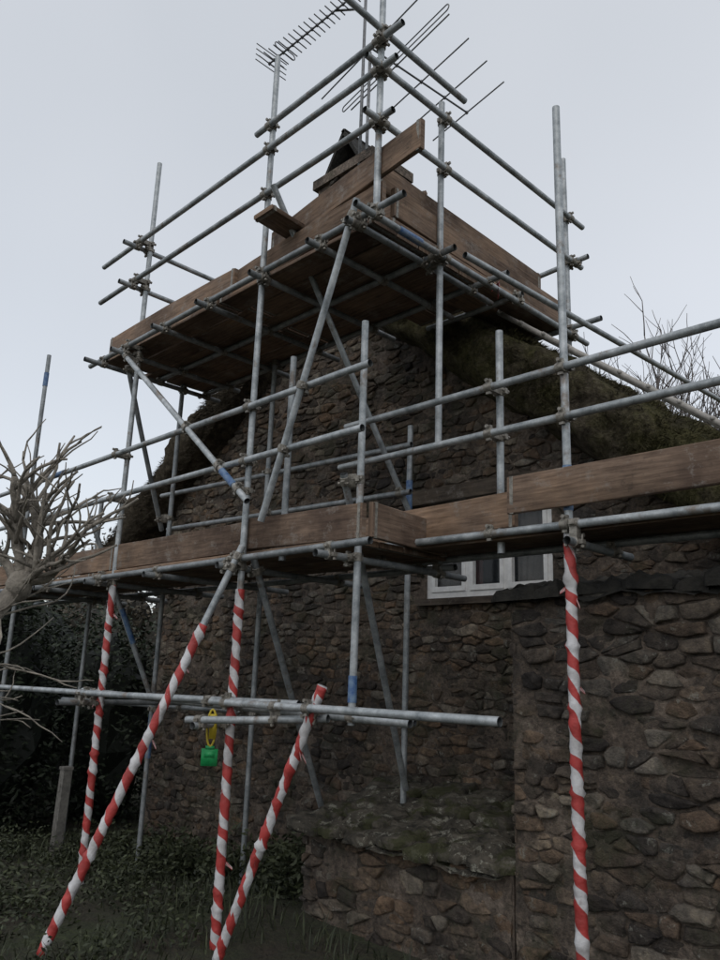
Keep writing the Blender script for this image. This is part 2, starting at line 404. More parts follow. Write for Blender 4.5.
def fr(x0,x1,z0,z1,y0=fy,y1=fy+.06,mi=0): box(t,x0,x1,y0,y1,z0,z1,mi)
fr(WX0,WX1,WZ0,WZ0+.06); fr(WX0,WX1,WZ1-.06,WZ1); fr(WX0,WX0+.06,WZ0+.06,WZ1-.06); fr(WX1-.06,WX1,WZ0+.06,WZ1-.06)
pw=(WX1-WX0-.12)/3
for k in (1,2): fr(WX0+.06+pw*k-.025,WX0+.06+pw*k+.025,WZ0+.06,WZ1-.06,fy+.002,fy+.055)
for k in range(3):
    a=WX0+.06+pw*k+(.025 if k else 0); b_=WX0+.06+pw*(k+1)-(.025 if k<2 else 0)
    y0=fy-.012;y1=fy+.03
    fr(a,a+.035,WZ0+.06,WZ1-.06,y0,y1); fr(b_-.035,b_,WZ0+.06,WZ1-.06,y0,y1)
    fr(a+.035,b_-.035,WZ0+.06,WZ0+.105,y0,y1); fr(a+.035,b_-.035,WZ1-.105,WZ1-.06,y0,y1)
    zc=(WZ0+WZ1)/2; fr(a+.035,b_-.035,zc-.011,zc+.011,y0+.004,y1-.004)
t.obj('window_frame',[WPAINT],cottage,smooth=False)
t=MB(); box(t,WX0+.06,WX1-.06,fy+.034,fy+.038,WZ0+.06,WZ1-.06); t.obj('window_glass',[GLASS],cottage,smooth=False)
t=MB()
def curtain(x0,x1,mi):
    n=24; vs=[];fs=[]
    for i in range(n+1):
        x=x0+(x1-x0)*i/n; y=fy+.12+.02*math.sin(i*1.7)
        vs+=[(x,y,WZ0),(x,y,WZ1)]
    for i in range(n): fs.append((2*i,2*i+2,2*i+3,2*i+1))
    t.add(vs,fs,None,mi)
curtain(WX0+.02,WX0+.3,0); curtain(WX0+.42,WX0+.52,1); curtain(WX1-.42,WX1-.02,0); curtain(WX0+.3,WX0+.36,1)
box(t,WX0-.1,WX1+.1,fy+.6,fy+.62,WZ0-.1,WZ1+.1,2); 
t.obj('window_curtains',[CURT,RCURT,DARKIN],cottage)
def slabs(mb,x0,x1,yf,yb,zf,zb,rows,seed=1,wr=(.2,.45),moss=.03,lift=.03,rough=.03):
    r=random.Random(seed); n=V((0,-(zb-zf),(yb-yf))).normalized(); dr=V((0,yb-yf,zb-zf)); L=dr.length; dr.normalize(); rl=L/rows
    for k in range(rows):
        x=x0-r.uniform(0,.1)
        while x<x1:
            w_=min(r.uniform(*wr),x1-x+.03); c=V((x+w_/2,yf,zf))+dr*(rl*(k+.5)+r.uniform(-.05,.05))+n*(lift+r.uniform(-.01,.025))
            rot=r.uniform(-.2,.2); ax=V((math.cos(rot),0,0))+dr*math.sin(rot); ay=dr*math.cos(rot)-V((math.sin(rot),0,0))
            pit=r.uniform(.0,.09); ay=ay*math.cos(pit)-n*math.sin(pit); ro=r.uniform(-.06,.06); ax=ax*math.cos(ro)+n*math.sin(ro); nn=ax.cross(ay)
            m=20; top=[];mid=[];bot=[];inn=[]; sd_=r.uniform(0,99)
            for i in range(m):
                th=2*math.pi*i/m; cc,ss=math.cos(th),math.sin(th); jr=r.uniform(.86,1.07)
                a=math.copysign(abs(cc)**.55,cc)*(w_/2+.015)*jr; b__=math.copysign(abs(ss)**.55,ss)*(rl*.6)*jr
                q0=c+ax*a+ay*b__; h=rough*nz(q0.x*8,q0.y*8,sd_)
                bot.append(q0-nn*.03); mid.append(q0+nn*(.008+h)); q1=c+ax*a*.92+ay*b__*.92; top.append(q1+nn*(.024+h)); q2=c+ax*a*.5+ay*b__*.5; inn.append(q2+nn*(.028+rough*1.4*nz(q2.x*9,q2.y*9,sd_)))
            vs=bot+mid+top+inn+[c+nn*.03]; fs=[]
            for j in range(3):
                for i in range(m): fs.append((j*m+i,j*m+(i+1)%m,(j+1)*m+(i+1)%m,(j+1)*m+i))
            for i in range(m): fs.append((3*m+i,3*m+(i+1)%m,4*m))
            mb.add(vs,fs); x+=w_*.97
    nx_=int((x1-x0)/.04); ny_=int(L/.04); vs=[];fs=[]
    for j in range(ny_+1):
        for i in range(nx_+1):
            p=V((x0+(x1-x0)*i/nx_,yf,zf))+dr*(L*j/ny_); e=min(1,j/2)*min(1,(ny_-j)/1+.3)
            vs.append(p+n*(moss*e+.035*nz(p.x*5,p.y*5,seed)+.02*nz(p.x*15,p.y*15,seed)-.01))
    for j in range(ny_):
        for i in range(nx_): o=j*(nx_+1)+i; fs.append((o,o+1,o+nx_+2,o+nx_+1))
    mb.add(vs,fs)
wx0,wx1,wy=-2.86,1.8,4.2
t=MB()
vs=[(wx0,wy,-.5),(wx1,wy,-.5),(wx1,wy,2.2),(wx0,wy,2.2),(wx0,5.29,-.5),(wx1,5.29,-.5),(wx1,5.29,2.36),(wx0,5.29,2.36)]
t.add(vs,[(0,1,2,3),(5,4,7,6),(4,0,3,7),(1,5,6,2),(3,2,6,7)]); t.obj('wing_wall_core',[MORTAR],cottage,smooth=False)
T_=lambda u,v:True
fw_=lambda u,v,d:(u,wy-d,v)
s=MB(); rubble(s,wx0+.01,wx1,-.3,2.22,fw_,T_,cw=.185,ch=.083,seed=21,depth=.030)
rubble(s,wy,5.29,-.3,2.2,lambda u,v,d:(wx0-d*.6,u,v),T_,seed=22,depth=.03)
s.obj('wing_stonework',[STONE],cottage)
s=MB(); pointing(s,wx0,wx1,-.3,2.2,fw_,T_,.022,5,.006); s.obj('wing_mortar_pointing',[MORTAR],cottage)
t=MB(); slabs(t,wx0-.03,wx1,wy-.06,5.27,2.19,2.36,5,2,(.12,.38),.03,.02,.06); t.obj('wing_slate_roof',[DSLATE],cottage,auto=50)
t=MB(); lx0=-4.75
vs=[(lx0,wy+.02,-.5),(wx0-.03,wy+.02,-.5),(wx0-.03,wy+.02,.6),(lx0,wy+.02,.55),(lx0,5.29,-.5),(wx0-.03,5.29,-.5),(wx0-.03,5.29,.84),(lx0,5.29,.8)]
t.add(vs,[(0,1,2,3),(5,4,7,6),(4,0,3,7),(1,5,6,2),(3,2,6,7)]); t.obj('oven_core',[MORTAR],cottage,smooth=False)
fo=lambda u,v,d:(u,wy+.02-d,v)
s=MB(); rubble(s,lx0,wx0-.05,-.3,.56,fo,T_,cw=.18,ch=.08,seed=31,depth=.030)
rubble(s,wy,5.29,-.3,.56,lambda u,v,d:(lx0-d,u,v),T_,seed=32,depth=.03)
s.obj('oven_stonework',[STONE],cottage)
s=MB(); pointing(s,lx0,wx0-.04,-.3,.56,fo,T_,.022,8,.006); s.obj('oven_mortar_pointing',[MORTAR],cottage)
t=MB(); slabs(t,lx0-.08,wx0-.06,wy-.08,5.25,.55,.82,4,6,(.2,.5),.0,.03,.045); t.obj('oven_stone_slabs',[SLATE],cottage,auto=50)

# ---------------------------------------------------------------- scaffolding
scaf=empty('scaffolding')
T=[]
def tb(p0,p1,ti=None,c=True): T.append((V(p0),V(p1),ti if ti is not None else R.uniform(.4,1),c))
A=(-2.26,3.89); B=(-4.53,3.29); C=(-6.55,3.36); D=(-3.3,3.3); E=(-3.3,5.78); F=(-3.3,3.98); H=(-8.6,3.3)
RT=.0242
def std(p,z0,z1,dx=0,dy=0,ti=None): tb((p[0],p[1],z0),(p[0]+dx,p[1]+dy,z1),ti)
std(A,0,5.34,ti=.95); std(B,-.08,6.75,ti=.9); std(C,-.15,6.75,ti=.9); std(D,4.70,7.2,ti=1); std(E,4.4,6.5); std(F,3.25,6.02); std(H,-.3,5.17)
std((-3.47,3.4),1.4,4.02,ti=.8)
std((-4.24,3.42),2.45,3.98)
std((-2.78,3.97),2.45,3.94)
std((-5.77,4.42),-.2,4.78,ti=.5); std((-7.1,4.2),-.3,4.85,ti=.5); std((-4.25,4.75),.75,3.78,ti=.7)
std((-8.7,4.2),-.4,3.6,ti=.5)
for z,x0,x1,dy in ((5.82,-7.32,-3.1,-.05),(5.40,-7.3,-3.12,-.05),(6.07,-4.7,-3.05,-.05),(4.70,-7.35,-3.0,-.05)):
    tb((x0,3.3+dy,z-.02),(x1,3.3+dy,z+.02))
tb((-7.2,4.48,4.66),(-3.05,4.48,4.68),.5); tb((-7.1,3.9,4.66),(-3.1,3.9,4.66),.5)
for z,y0,y1 in ((5.84,3.1,6.0),(5.40,3.1,5.95),(4.66,3.05,6.0)):
    tb((-3.3+.055,y0,z),(-3.3+.055,y1,z+.01))
tb((-3.3+.055,2.85,6.16),(-3.3+.055,4.2,6.14))
tb((-3.05,3.95,4.6),(-2.7,8.6,4.5),.8)
tb((-3.7,5.85,5.42),(-3.12,5.85,5.44)); tb((-3.9,5.72,4.72),(-2.95,5.72,4.73))
for z in (5.76,5.33,4.62): tb((-6.61,3.1,z),(-6.61,4.6,z))
tb((-7.05,3.05,4.62),(-7.05,4.65,4.62),.5)
for x in (-5.9,-5.2,-4.47,-3.8,-3.4): tb((x,3.12,4.645),(x,4.75,4.645),.5)
tb((-3.2,4.9,4.72),(-4.2,4.9,4.72),.5)
tb((-4.27,3.14,5.32),(-4.21,4.72,3.0),.65); tb((-3.38,3.19,4.82),(-4.25,3.22,2.7),.8); tb((-6.6,3.24,4.6),(-4.40,3.2,2.86),1)
tb((-3.55,3.33,2.95),(-4.2,4.72,.86),.7); tb((-4.5,3.36,2.5),(-4.96,4.62,.5),.6); tb((-7.04,3.3,3.08),(-7.05,4.25,1.2),.8); tb((-6.62,3.3,4.5),(-7.25,4.2,3.1),.6)
for z,x0,x1 in ((3.60,-10.6,-3.25),(3.18,-10.5,-3.3),(2.46,-10.6,-3.2)): tb((x0,3.24,z-.02),(x1,3.24,z+.01))
tb((-10.5,4.3,2.45),(-3.4,4.3,2.45),.5); tb((-7.6,4.36,3.55),(-4.1,4.6,3.55),.6); tb((-7.4,4.36,3.15),(-4.1,4.6,3.15),.6)
for x in (-8.6,-7.7,-6.62,-5.6,-4.59,-3.55): tb((x,3.12,2.41),(x,4.6,2.41),.5)
for z,x0,x1 in ((3.51,-4.1,1.6),(3.20,-4.15,1.6),(2.56,-4.0,1.6)): tb((x0,3.85,z),(x1,3.85,z-.01),.85)
tb((-3.9,4.28,2.5),(1.5,4.28,2.49),.6)
for x in (-3.7,-2.2,-1.3,-.3): tb((x,3.76,2.45),(x,4.5,2.45),.6)
tb((-10.5,3.23,1.42),(-2.28,3.23,1.5),1,); tb((-6.9,3.36,1.47),(-3.0,3.4,1.44),.9); tb((-4.7,3.05,1.36),(-3.62,3.35,1.43),.9)
tb((-9,4.15,1.3),(-4.1,4.7,1.35),.6); tb((-6.6,3.0,1.38),(-6.9,4.5,1.36),.7); tb((-4.58,3.02,1.33),(-4.9,4.7,1.38),.7); tb((-5.6,3.1,1.48),(-3.9,3.35,1.5),.9)
J0=V((-5.0,2.36,.0)); J1=V((-4.47,3.24,2.55)); tb(J0,J1,.8)
K0=V((-4.27,3.12,.0)); K1=V((-3.63,3.3,1.62)); tb(K0,K1,.8)
mb=MB()
for p0,p1,ti,c in T:
    L=(p1-p0).length; n=max(2,int(L/.5)); sag=V((R.uniform(-1,1),R.uniform(-1,1),R.uniform(-1,1)))*.006
    pts=[p0.lerp(p1,i/n)+sag*math.sin(math.pi*i/n) for i in range(n+1)]
    sweep(mb,pts,RT,12,0,ti,cap=False)
    d=(p1-p0).normalized()
    for pe,dd in ((p0,d),(p1,-d)): sweep(mb,[pe,pe+dd*.09],RT*.86,12,0,0.0,cap=False); sweep(mb,[pe+dd*.085,pe+dd*.09],RT*.86,12,0,0.0,cap=True)
mb.obj('steel_tubes',[TUBE],scaf,auto=50)
def closest(a0,a1,b0,b1):
    u=a1-a0;v=b1-b0;w0=a0-b0;a=u.dot(u);b_=u.dot(v);c=v.dot(v);d=u.dot(w0);e=v.dot(w0);D_=a*c-b_*b_
    if D_<1e-3*a*c: return None
    s_=(b_*e-c*d)/D_; t_=(a*e-b_*d)/D_
    if not(0<=s_<=1 and 0<=t_<=1): return None
    return a0+u*s_,b0+v*t_,u.normalized(),v.normalized()
mb=MB(); cnt=0
for i in range(len(T)):
    for j in range(i+1,len(T)):
        r_=closest(T[i][0],T[i][1],T[j][0],T[j][1])
        if not r_: continue
        p,q_,u,v=r_; dd=(p-q_).length
        if dd>.13: continue
        cnt+=1
        for pp,ax,oth in ((p,u,q_),(q_,v,p)):
            sweep(mb,[pp-ax*.028,pp-ax*.026,pp+ax*.026,pp+ax*.028],[RT+.002,RT+.007,RT+.007,RT+.002],10,0)
            o=(oth-pp); o=(o-ax*o.dot(ax)); 
            if o.length<1e-4: o=ax.cross(V((.3,.5,.8)))
            o.normalize(); sd=ax.cross(o).normalized()
            boxo(mb,pp+sd*(RT+.015),sd*.015,ax*.018,o*.012); boxo(mb,pp-sd*(RT+.011),sd*.010,ax*.016,o*.009)
            bp=pp+sd*(RT+.019); sweep(mb,[bp-o*.032,bp+o*.040],.006,6); sweep(mb,[bp-o*.033,bp-o*.019],.012,6)
        boxo(mb,(p+q_)/2,u*.023,v*.023,u.cross(v).normalized()*max(.01,dd/2-RT*.8))
mb.obj('couplers',[COUP],scaf,auto=40)
mb=MB()
def board(p0,p1,wd,wid=.225,th=.038):
    p0=V(p0);p1=V(p1);d=(p1-p0);L=d.length;d.normalize();wd=V(wd).normalized();n=d.cross(wd).normalized()
    k=max(2,int(L/.25)); vs=[];fs=[];uvs=[]; o=(R.uniform(0,90),R.uniform(0,90)); bow=R.uniform(-.014,.014); tw=R.uniform(-.03,.03)
    hw=wid/2;ht=th/2;bv=.005
    prof=[(-hw+bv,-ht),(hw-bv,-ht),(hw,-ht+bv),(hw,ht-bv),(hw-bv,ht),(-hw+bv,ht),(-hw,ht-bv),(-hw,-ht+bv)]
    m=8
    for i in range(k+1):
        f=i/k; c=p0+d*(L*f)+n*(bow*math.sin(math.pi*f)+R.uniform(-.001,.001))
        ang=tw*(f-.5); w2=wd*math.cos(ang)+n*math.sin(ang); n2=n*math.cos(ang)-wd*math.sin(ang)
        for a,b_ in prof: vs.append(c+w2*(a+R.uniform(-.002,.002))+n2*b_)
    pv=[0,.22,.225,.26,.265,.49,.495,.53,.535]
    for i in range(k):
        for j in range(m):
            j2=(j+1)%m; fs.append((i*m+j,i*m+j2,(i+1)*m+j2,(i+1)*m+j)); u0,u1=o[0]+L*i/k,o[0]+L*(i+1)/k
            uvs.append([(u0,o[1]+pv[j]),(u0,o[1]+pv[j+1]),(u1,o[1]+pv[j+1]),(u1,o[1]+pv[j])])
    fs.append(tuple(range(m-1,-1,-1)));uvs.append([(o[0],o[1]+a) for a,_ in prof]); fs.append(tuple(k*m+j for j in range(m)));uvs.append([(o[0],o[1]+a) for a,_ in prof])
    mb.add(vs,fs,uvs)
    for e,sg in ((p0,1),(p1,-1)):
        boxo(mb,e+d*sg*.03,d*.012,wd*(hw+.0025),n*(ht+.0015),1)
X=(1,0,0);Yv=(0,1,0);Z=(0,0,1)
for k in range(5):
    y=3.44+.236*k; j=R.uniform(-.12,.1)
    board((-7.15+j,y,4.715),(-5.1+j,y,4.715),Yv); board((-5.08+j,y,4.715),(-3.35,y,4.715),Yv)
for k in range(4):
    x=-3.42-.236*k; board((x,3.45,4.76),(x,5.8 if k<2 else 4.86,4.76),X)
board((-7.15,3.36,4.85),(-5.0,3.36,4.86),Z); board((-5.05,3.40,4.86),(-3.3,3.37,4.9),Z)
board((-4.62,3.44,5.07),(-2.92,3.33,5.17),Z)
board((-3.34,3.5,4.93),(-3.36,5.85,4.90),Z); board((-3.41,3.4,5.13),(-3.42,5.5,5.1),Z)
board((-4.25,3.05,5.03),(-4.35,4.3,5.05),X); board((-4.5,3.5,4.95),(-3.4,3.9,5.15),(0,.3,1)); board((-4.6,4.55,4.9),(-7.1,4.55,4.87),Z)
board((-7.1,3.4,4.87),(-7.1,4.5,4.87),Z)
for k in range(4):
    y=3.46+.236*k; j=R.uniform(-.1,.1)
    board((-10.4,y,2.51),(-7.0+j,y,2.51),Yv); board((-6.98+j,y,2.51),(-3.45,y,2.51),Yv)
board((-10.3,3.37,2.65),(-6.6,3.37,2.65),Z); board((-6.58,3.38,2.655),(-4.35,3.38,2.65),Z); board((-4.6,3.34,2.66),(-3.38,3.36,2.63),Z)
board((-3.36,3.4,2.64),(-3.4,4.2,2.62),Z)
for k in range(2):
    y=4.0+.236*k; board((-4.05,y,2.545),(-1.2,y,2.545),Yv); board((-1.18,y,2.56),(1.5,y,2.56),Yv)
board((-4.05,3.96,2.69),(-2.66,3.96,2.72),Z); board((-2.63,3.84,2.77),(-.2,3.84,2.78),Z,wid=.225); board((-.18,3.84,2.78),(1.6,3.84,2.78),Z)
mb.obj('scaffold_boards',[BOARD,COUP],scaf,auto=40)
mb=MB()
def band(p0,p1,f0,f1):
    p0=V(p0);p1=V(p1); sweep(mb,[p0.lerp(p1,f0),p0.lerp(p1,f1)],RT+.0035,14,cap=False)
band((A[0],A[1],0),(A[0],A[1],5.34),.495,.545); band((-3.47,3.4,1.4),(-3.47,3.4,4.02),.05,.11)
band((-6.6,3.24,4.6),(-4.40,3.2,2.86),.84,.92); band((-8.6,3.3,-.3),(-8.6,3.3,5.17),.93,.96)
band((-7.04,3.3,3.08),(-7.05,4.25,1.2),.45,.62); band((-3.245,3.05,4.66),(-3.245,6.0,4.67),.14,.22);band((-10.6,3.24,3.58),(-3.25,3.24,3.61),.38,.41)
band((-7.1,4.2,-.3),(-7.1,4.2,4.85),.22,.3); band((-4.25,4.75,.75),(-4.25,4.75,3.78),.76,.84)
mb.obj('paint_bands',[BLUE],scaf)
tp=MB()
def tape(p0,p1,seed):
    p0=V(p0);p1=V(p1);L=(p1-p0).length;n=int(L/.025);r=random.Random(seed);pts=[];rad=[]
    for i in range(n+1): pts.append(p0.lerp(p1,i/n)+V((nz(i*.3,seed),nz(i*.3,seed,4),0))*.004); rad.append(RT+.004+.005*((i*.37)%1)+r.uniform(0,.003)+(.009 if r.random()<.05 else 0))
    sweep(tp,pts,rad,12,jit=.05)
    for k in range(int(L*2)):
        q0=p0.lerp(p1,r.uniform(.03,.97)); d=V((r.uniform(-1,1),r.uniform(-1,1),-.9)).normalized()*r.uniform(.03,.08)
        o=V((d.x,d.y,0)).normalized()*RT; sd=V((0,0,1))*.013
        tp.add([q0+o-sd,q0+o+sd,q0+o+d+sd*.5,q0+o+d-sd*.7],[(0,1,2,3)],[[(0,0),(0,.3),(.3,.3),(.3,0)]])
tape((A[0],A[1],0),(A[0],A[1],2.52),1); tape((B[0],B[1],-.05),(B[0],B[1],2.25),2); tape((C[0],C[1],-.12),(C[0],C[1],2.4),3)
tape(J0,J0.lerp(J1,.78),4); tape(K0,K1,5)
r=random.Random(8)
for k in range(6):
    q0=V((-3.24,4.62,4.72)); d=V((r.uniform(-.3,.6),r.uniform(-.6,.2),-.9)).normalized()*r.uniform(.08,.24); sd=V((r.uniform(-1,1),r.uniform(-1,1),.3)).normalized()*.02
    tp.add([q0-sd,q0+sd,q0+d*.6+sd*1.4,q0+d-sd],[(0,1,2,3)],[[(0,0),(0,.06),(.3,.3),(.3,0)]])
tp.obj('barrier_tape',[TAPE])
tg=MB(); fx=V((.70,.714,0)); fn_=V((.714,-.70,0)); c=V((-4.62,3.2,1.12))
boxo(tg,c,fx*.055,fn_*.006,V((0,0,.055)),0); boxo(tg,c+V((0,0,.062)),fx*.03,fn_*.006,V((0,0,.012)),0); boxo(tg,c+fn_*.008+V((0,0,.02)),fx*.035,fn_*.002,V((0,0,.02)),0)
ring=[c+V((0,0,.19))+fx*(.03*math.cos(a))+V((0,0,.12*math.sin(a))) for a in [2*math.pi*i/16 for i in range(17)]]
sweep(tg,ring,.008,6,1); boxo(tg,c+V((0,0,.2))+fx*.01,fx*.022,fn_*.02,V((0,0,.08)),1)
tg.obj('scaffold_inspection_tag',[GREEN,YEL])

# ---------------------------------------------------------------- TV antennas
def antenna(base,boomdir,L,elems,el,mast=None,r=.008,taper=.35,tilt=0):
    a=MB(); base=V(base); bd=V(boomdir).normalized(); side=bd.cross(V((0,0,1))).normalized(); side=(side+V((0,0,tilt))).normalized(); up=side.cross(bd).normalized()
    sweep(a,[base-bd*L/2,base+bd*L/2],.012,8)
    for i in range(elems):
        f=i/(elems-1); p=base+bd*L*(f-.5); l=el*(1-taper*f)*.5; sweep(a,[p-side*l,p+side*l],r*.75,6)
        boxo(a,p,bd*.012,side*.015,up*.018)
    p=base-bd*L*.3; l=el*.5; pts=[]
    for s_ in range(13):
        th=math.pi*s_/12-math.pi/2; pts.append(p+side*(l-.05+.04*math.cos(th))+up*(.04*math.sin(th)))
    q2=[x_-side*2*((x_-p).dot(side)) for x_ in pts][::-1]
    sweep(a,pts+q2+[pts[0]],.008,6)
    if mast: sweep(a,[V(mast[0]),V(mast[1])],.019,10)
    return a
a=antenna((-6.33,5.05,9.45),(1,.05,.06),1.5,18,.36,((-5.62,5.32,6.9),(-5.62,5.32,9.7)),r=.011)
sweep(a,[V((-5.62,5.32,9.5)),V((-5.9,5.07,9.48))],.014,8)
for k in range(4): p=V((-7.05,5.02,9.3+.08*k)); sweep(a,[p-V((0,.25,0)),p+V((0,.25,0))],.007,5)
a.obj('tv_antenna',[ALU])
a=antenna((-5.3,6.0,8.7),(.1,1,.0),1.6,5,1.9,((-5.55,5.36,6.9),(-5.55,5.36,8.85)),r=.013,tilt=.1)
sweep(a,[V((-5.55,5.36,8.7)),V((-5.36,5.38,8.7))],.014,8)
a.obj('tv_antenna',[ALU])

# ---------------------------------------------------------------- ground
def gz(x,y):
    def sm(t_): t_=max(0,min(1,t_)); return t_*t_*(3-2*t_)
    d=math.hypot(x,y)
    z=-.02-.45*sm((-x-4.5)/4.5)*sm((y-2.6)/2.6)
    z+=.05*nz(x*.6,y*.6)+.02*nz(x*2.1,y*2.1)
    if d>12: z-=.02*(min(d,60)-12)*sm((d-12)/10)
    return z
g=MB(); n=170; cs=[math.sinh((i/n-.5)*2*5.4)*2.7 for i in range(n+1)]
vs=[(x-4,y+4,gz(x-4,y+4)) for y in cs for x in cs]
fs=[(j*(n+1)+i,j*(n+1)+i+1,(j+1)*(n+1)+i+1,(j+1)*(n+1)+i) for j in range(n) for i in range(n)]
g.add(vs,fs); g.obj('ground',[GROUND])
g=MB(); r=random.Random(4)
for i in range(16000):
    x=r.uniform(-13,0.5); y=r.uniform(1.6,7.5)
    if x>-9 and y>5.2: continue
    if x>-4.9 and y>4.05: continue
    dn_=nz(x*.9,y*.9,5)
    if dn_<-.05 and r.random()<.8: continue
    z=gz(x,y); h=r.uniform(.03,.11)*(1.3+dn_*1.5); a=r.uniform(0,6.28); l=V((math.cos(a),math.sin(a),0)); b_=V((-l.y,l.x,0))*r.uniform(.003,.007)
    p=V((x,y,z-.01)); q1=p+V((0,0,h*.6))+l*h*.2; q2=p+V((0,0,h))+l*h*.6
    tt=r.random(); g.add([p-b_,p+b_,q1+b_*.8,q1-b_*.8,q2],[(0,1,2,3),(3,2,4)],None,0,tt)
g.obj('grass',[GRASSM],smooth=False)
def leaves(mb,c,rad,n,size,r,ti=(0,1),shell=.55,core=False):
    c=V(c)
    if core:  # dark lumpy solid added inside the foliage to block light coming through
        m,k_=14,9; vs=[];fs=[]
        for j in range(k_+1):
            ph=math.pi*j/k_-math.pi/2
            for i in range(m):
                th=2*math.pi*i/m; d=V((math.cos(ph)*math.cos(th),math.cos(ph)*math.sin(th),math.sin(ph)))
                lump=.8+.3*nz(d.x*2.2+c.x,d.y*2.2+c.y,d.z*2.2); vs.append(c+V((d.x*rad[0],d.y*rad[1],d.z*rad[2]))*lump*.85)
        for j in range(k_):
            for i in range(m): fs.append((j*m+i,j*m+(i+1)%m,(j+1)*m+(i+1)%m,(j+1)*m+i))
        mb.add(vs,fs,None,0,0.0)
    for i in range(n):
        d=V((r.gauss(0,1),r.gauss(0,1),r.gauss(0,1))).normalized(); k=r.uniform(shell,1)**.6
        lump=1+.35*nz(d.x*2.2+c.x,d.y*2.2+c.y,d.z*2.2)+.2*nz(d.x*6,d.y*6,d.z*6+c.x)
        p=c+V((d.x*rad[0],d.y*rad[1],d.z*rad[2]))*k*lump
        a=V((r.uniform(-1,1),r.uniform(-1,1),r.uniform(-.6,.6))).normalized()*size*r.uniform(.5,1.3); b_=a.cross(V((r.uniform(-1,1),r.uniform(-1,1),r.uniform(-1,1)))).normalized()*size*.4
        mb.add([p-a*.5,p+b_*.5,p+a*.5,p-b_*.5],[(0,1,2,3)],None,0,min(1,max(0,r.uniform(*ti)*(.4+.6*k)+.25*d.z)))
r=random.Random(5)
h=MB()
for c,rad,nn_ in (((-11.0,4.1,.9),(1.0,1.0,2.0),9000),((-12.3,3.4,1.1),(1.4,1.1,2.3),8000),((-10.2,2.9,.3),(1.0,.8,1.3),7000),((-14.0,5.5,1.1),(1.6,1.4,2.6),7000),((-9.3,1.9,.3),(.9,.8,1.2),6000),((-11.3,5.9,.8),(1.1,1.0,1.9),7000)):
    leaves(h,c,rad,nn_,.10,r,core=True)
    sweep(h,[V((c[0],c[1],-.7)),V((c[0]+.05,c[1],c[2]+rad[2]*.6))],[.09,.03],8,1)
h.obj('evergreen_shrubs',[HEDGEM,DBARK],smooth=False)
h=MB()
for i in range(16):
    x=-27+i*1.5; y=10.5+1.2*math.sin(i)+ (i*.2)
    if x>-9.8: continue
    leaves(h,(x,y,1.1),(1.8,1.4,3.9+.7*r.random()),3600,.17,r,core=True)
h.obj('distant_hedge',[BROWNM],smooth=False)
h=MB()
for i in range(50):
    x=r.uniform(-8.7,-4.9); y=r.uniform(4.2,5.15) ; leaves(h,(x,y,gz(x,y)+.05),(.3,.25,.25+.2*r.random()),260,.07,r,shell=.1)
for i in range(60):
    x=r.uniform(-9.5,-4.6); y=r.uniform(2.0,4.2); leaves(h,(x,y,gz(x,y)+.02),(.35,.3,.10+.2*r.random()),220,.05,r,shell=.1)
h.obj('undergrowth_plants',[GRASSM],smooth=False)
h=MB(); pz=gz(-8.4,4.0); boxo(h,(-8.4,4.0,pz+.42),(.05,0,0),(0,.045,0),(.02,0,.46)); boxo(h,(-8.38,4.0,pz+.89),(.058,0,0),(0,.053,0),(0,0,.014)); boxo(h,(-8.39,3.95,pz+.7),(.02,0,0),(0,.006,0),(0,0,.04))
h.obj('wooden_post',[POSTM],smooth=False)

# ---------------------------------------------------------------- trees
def limb(mb,p,d,L,r0,r1,rr,mi=0,n=8,wob=.12,segs=8,grav=0,jit=.05):
    pts=[V(p)];rad=[r0];dd=V(d).normalized()
    for i in range(segs):
        dd=(dd+V((rr.uniform(-wob,wob),rr.uniform(-wob,wob),rr.uniform(-wob,wob)+grav))).normalized()
        pts.append(pts[-1]+dd*L/segs); f=(i+1)/segs; rad.append(r0+(r1-r0)*f)
    sweep(mb,pts,rad,n,mi,jit=jit); return pts,rad,dd
t=MB(); r=random.Random(21)
view=V((.70,.714,0))
tp_=[V((-2.64,.56,-.15)),V((-2.62,.60,.5)),V((-2.66,.63,1.0)),V((-2.60,.70,1.4)),V((-2.51,.81,1.7)),V((-2.43,.94,1.93))]
sweep(t,tp_,[.06,.05,.042,.037,.032,.027],12,jit=.1)
head=tp_[-1]
sweep(t,[head-V((0,0,.05)),head-V((0,0,.025)),head,head+V((0,0,.03)),head+V((0,0,.045))],[.018,.032,.037,.03,.012],12,jit=.2)
main=[(view*.6+V((0,0,.9)),.26,.017),(view*.8+V((0,0,.45)),.17,.017),(view*-.1+V((0,0,1)),.24,.016),(view*.2+V((-.3,.1,.8)),.30,.014),(view*-.6+V((0,0,.5)),.25,.016),(view*-.5+V((0,0,.9)),.35,.015),(view*.5+V((.3,-.2,.1)),.16,.012)]
for d,L,r0 in main:
    pts,rad,dd=limb(t,head,d,L,r0,r0*.6,r,wob=.3,segs=8,n=10,jit=.12)
    for k in range(7):
        e=pts[r.randrange(3,len(pts))]; 
        d2=(dd*.8+view*r.uniform(-.8,.9)+V((r.uniform(-.5,.5),r.uniform(-.5,.5),r.uniform(-.3,.6)))).normalized()
        p2,_,d3=limb(t,e,d2,r.uniform(.10,.34),.0075,.0035,r,wob=.26,segs=7,n=7,jit=.1)
        for q__ in range(2):
            if r.random()<.7: limb(t,p2[r.randrange(2,7)],(d3+view*r.uniform(-.9,.9)+V((0,0,r.uniform(-.3,.4)))),r.uniform(.06,.2),.0038,.0016,r,wob=.28,segs=5,n=5)
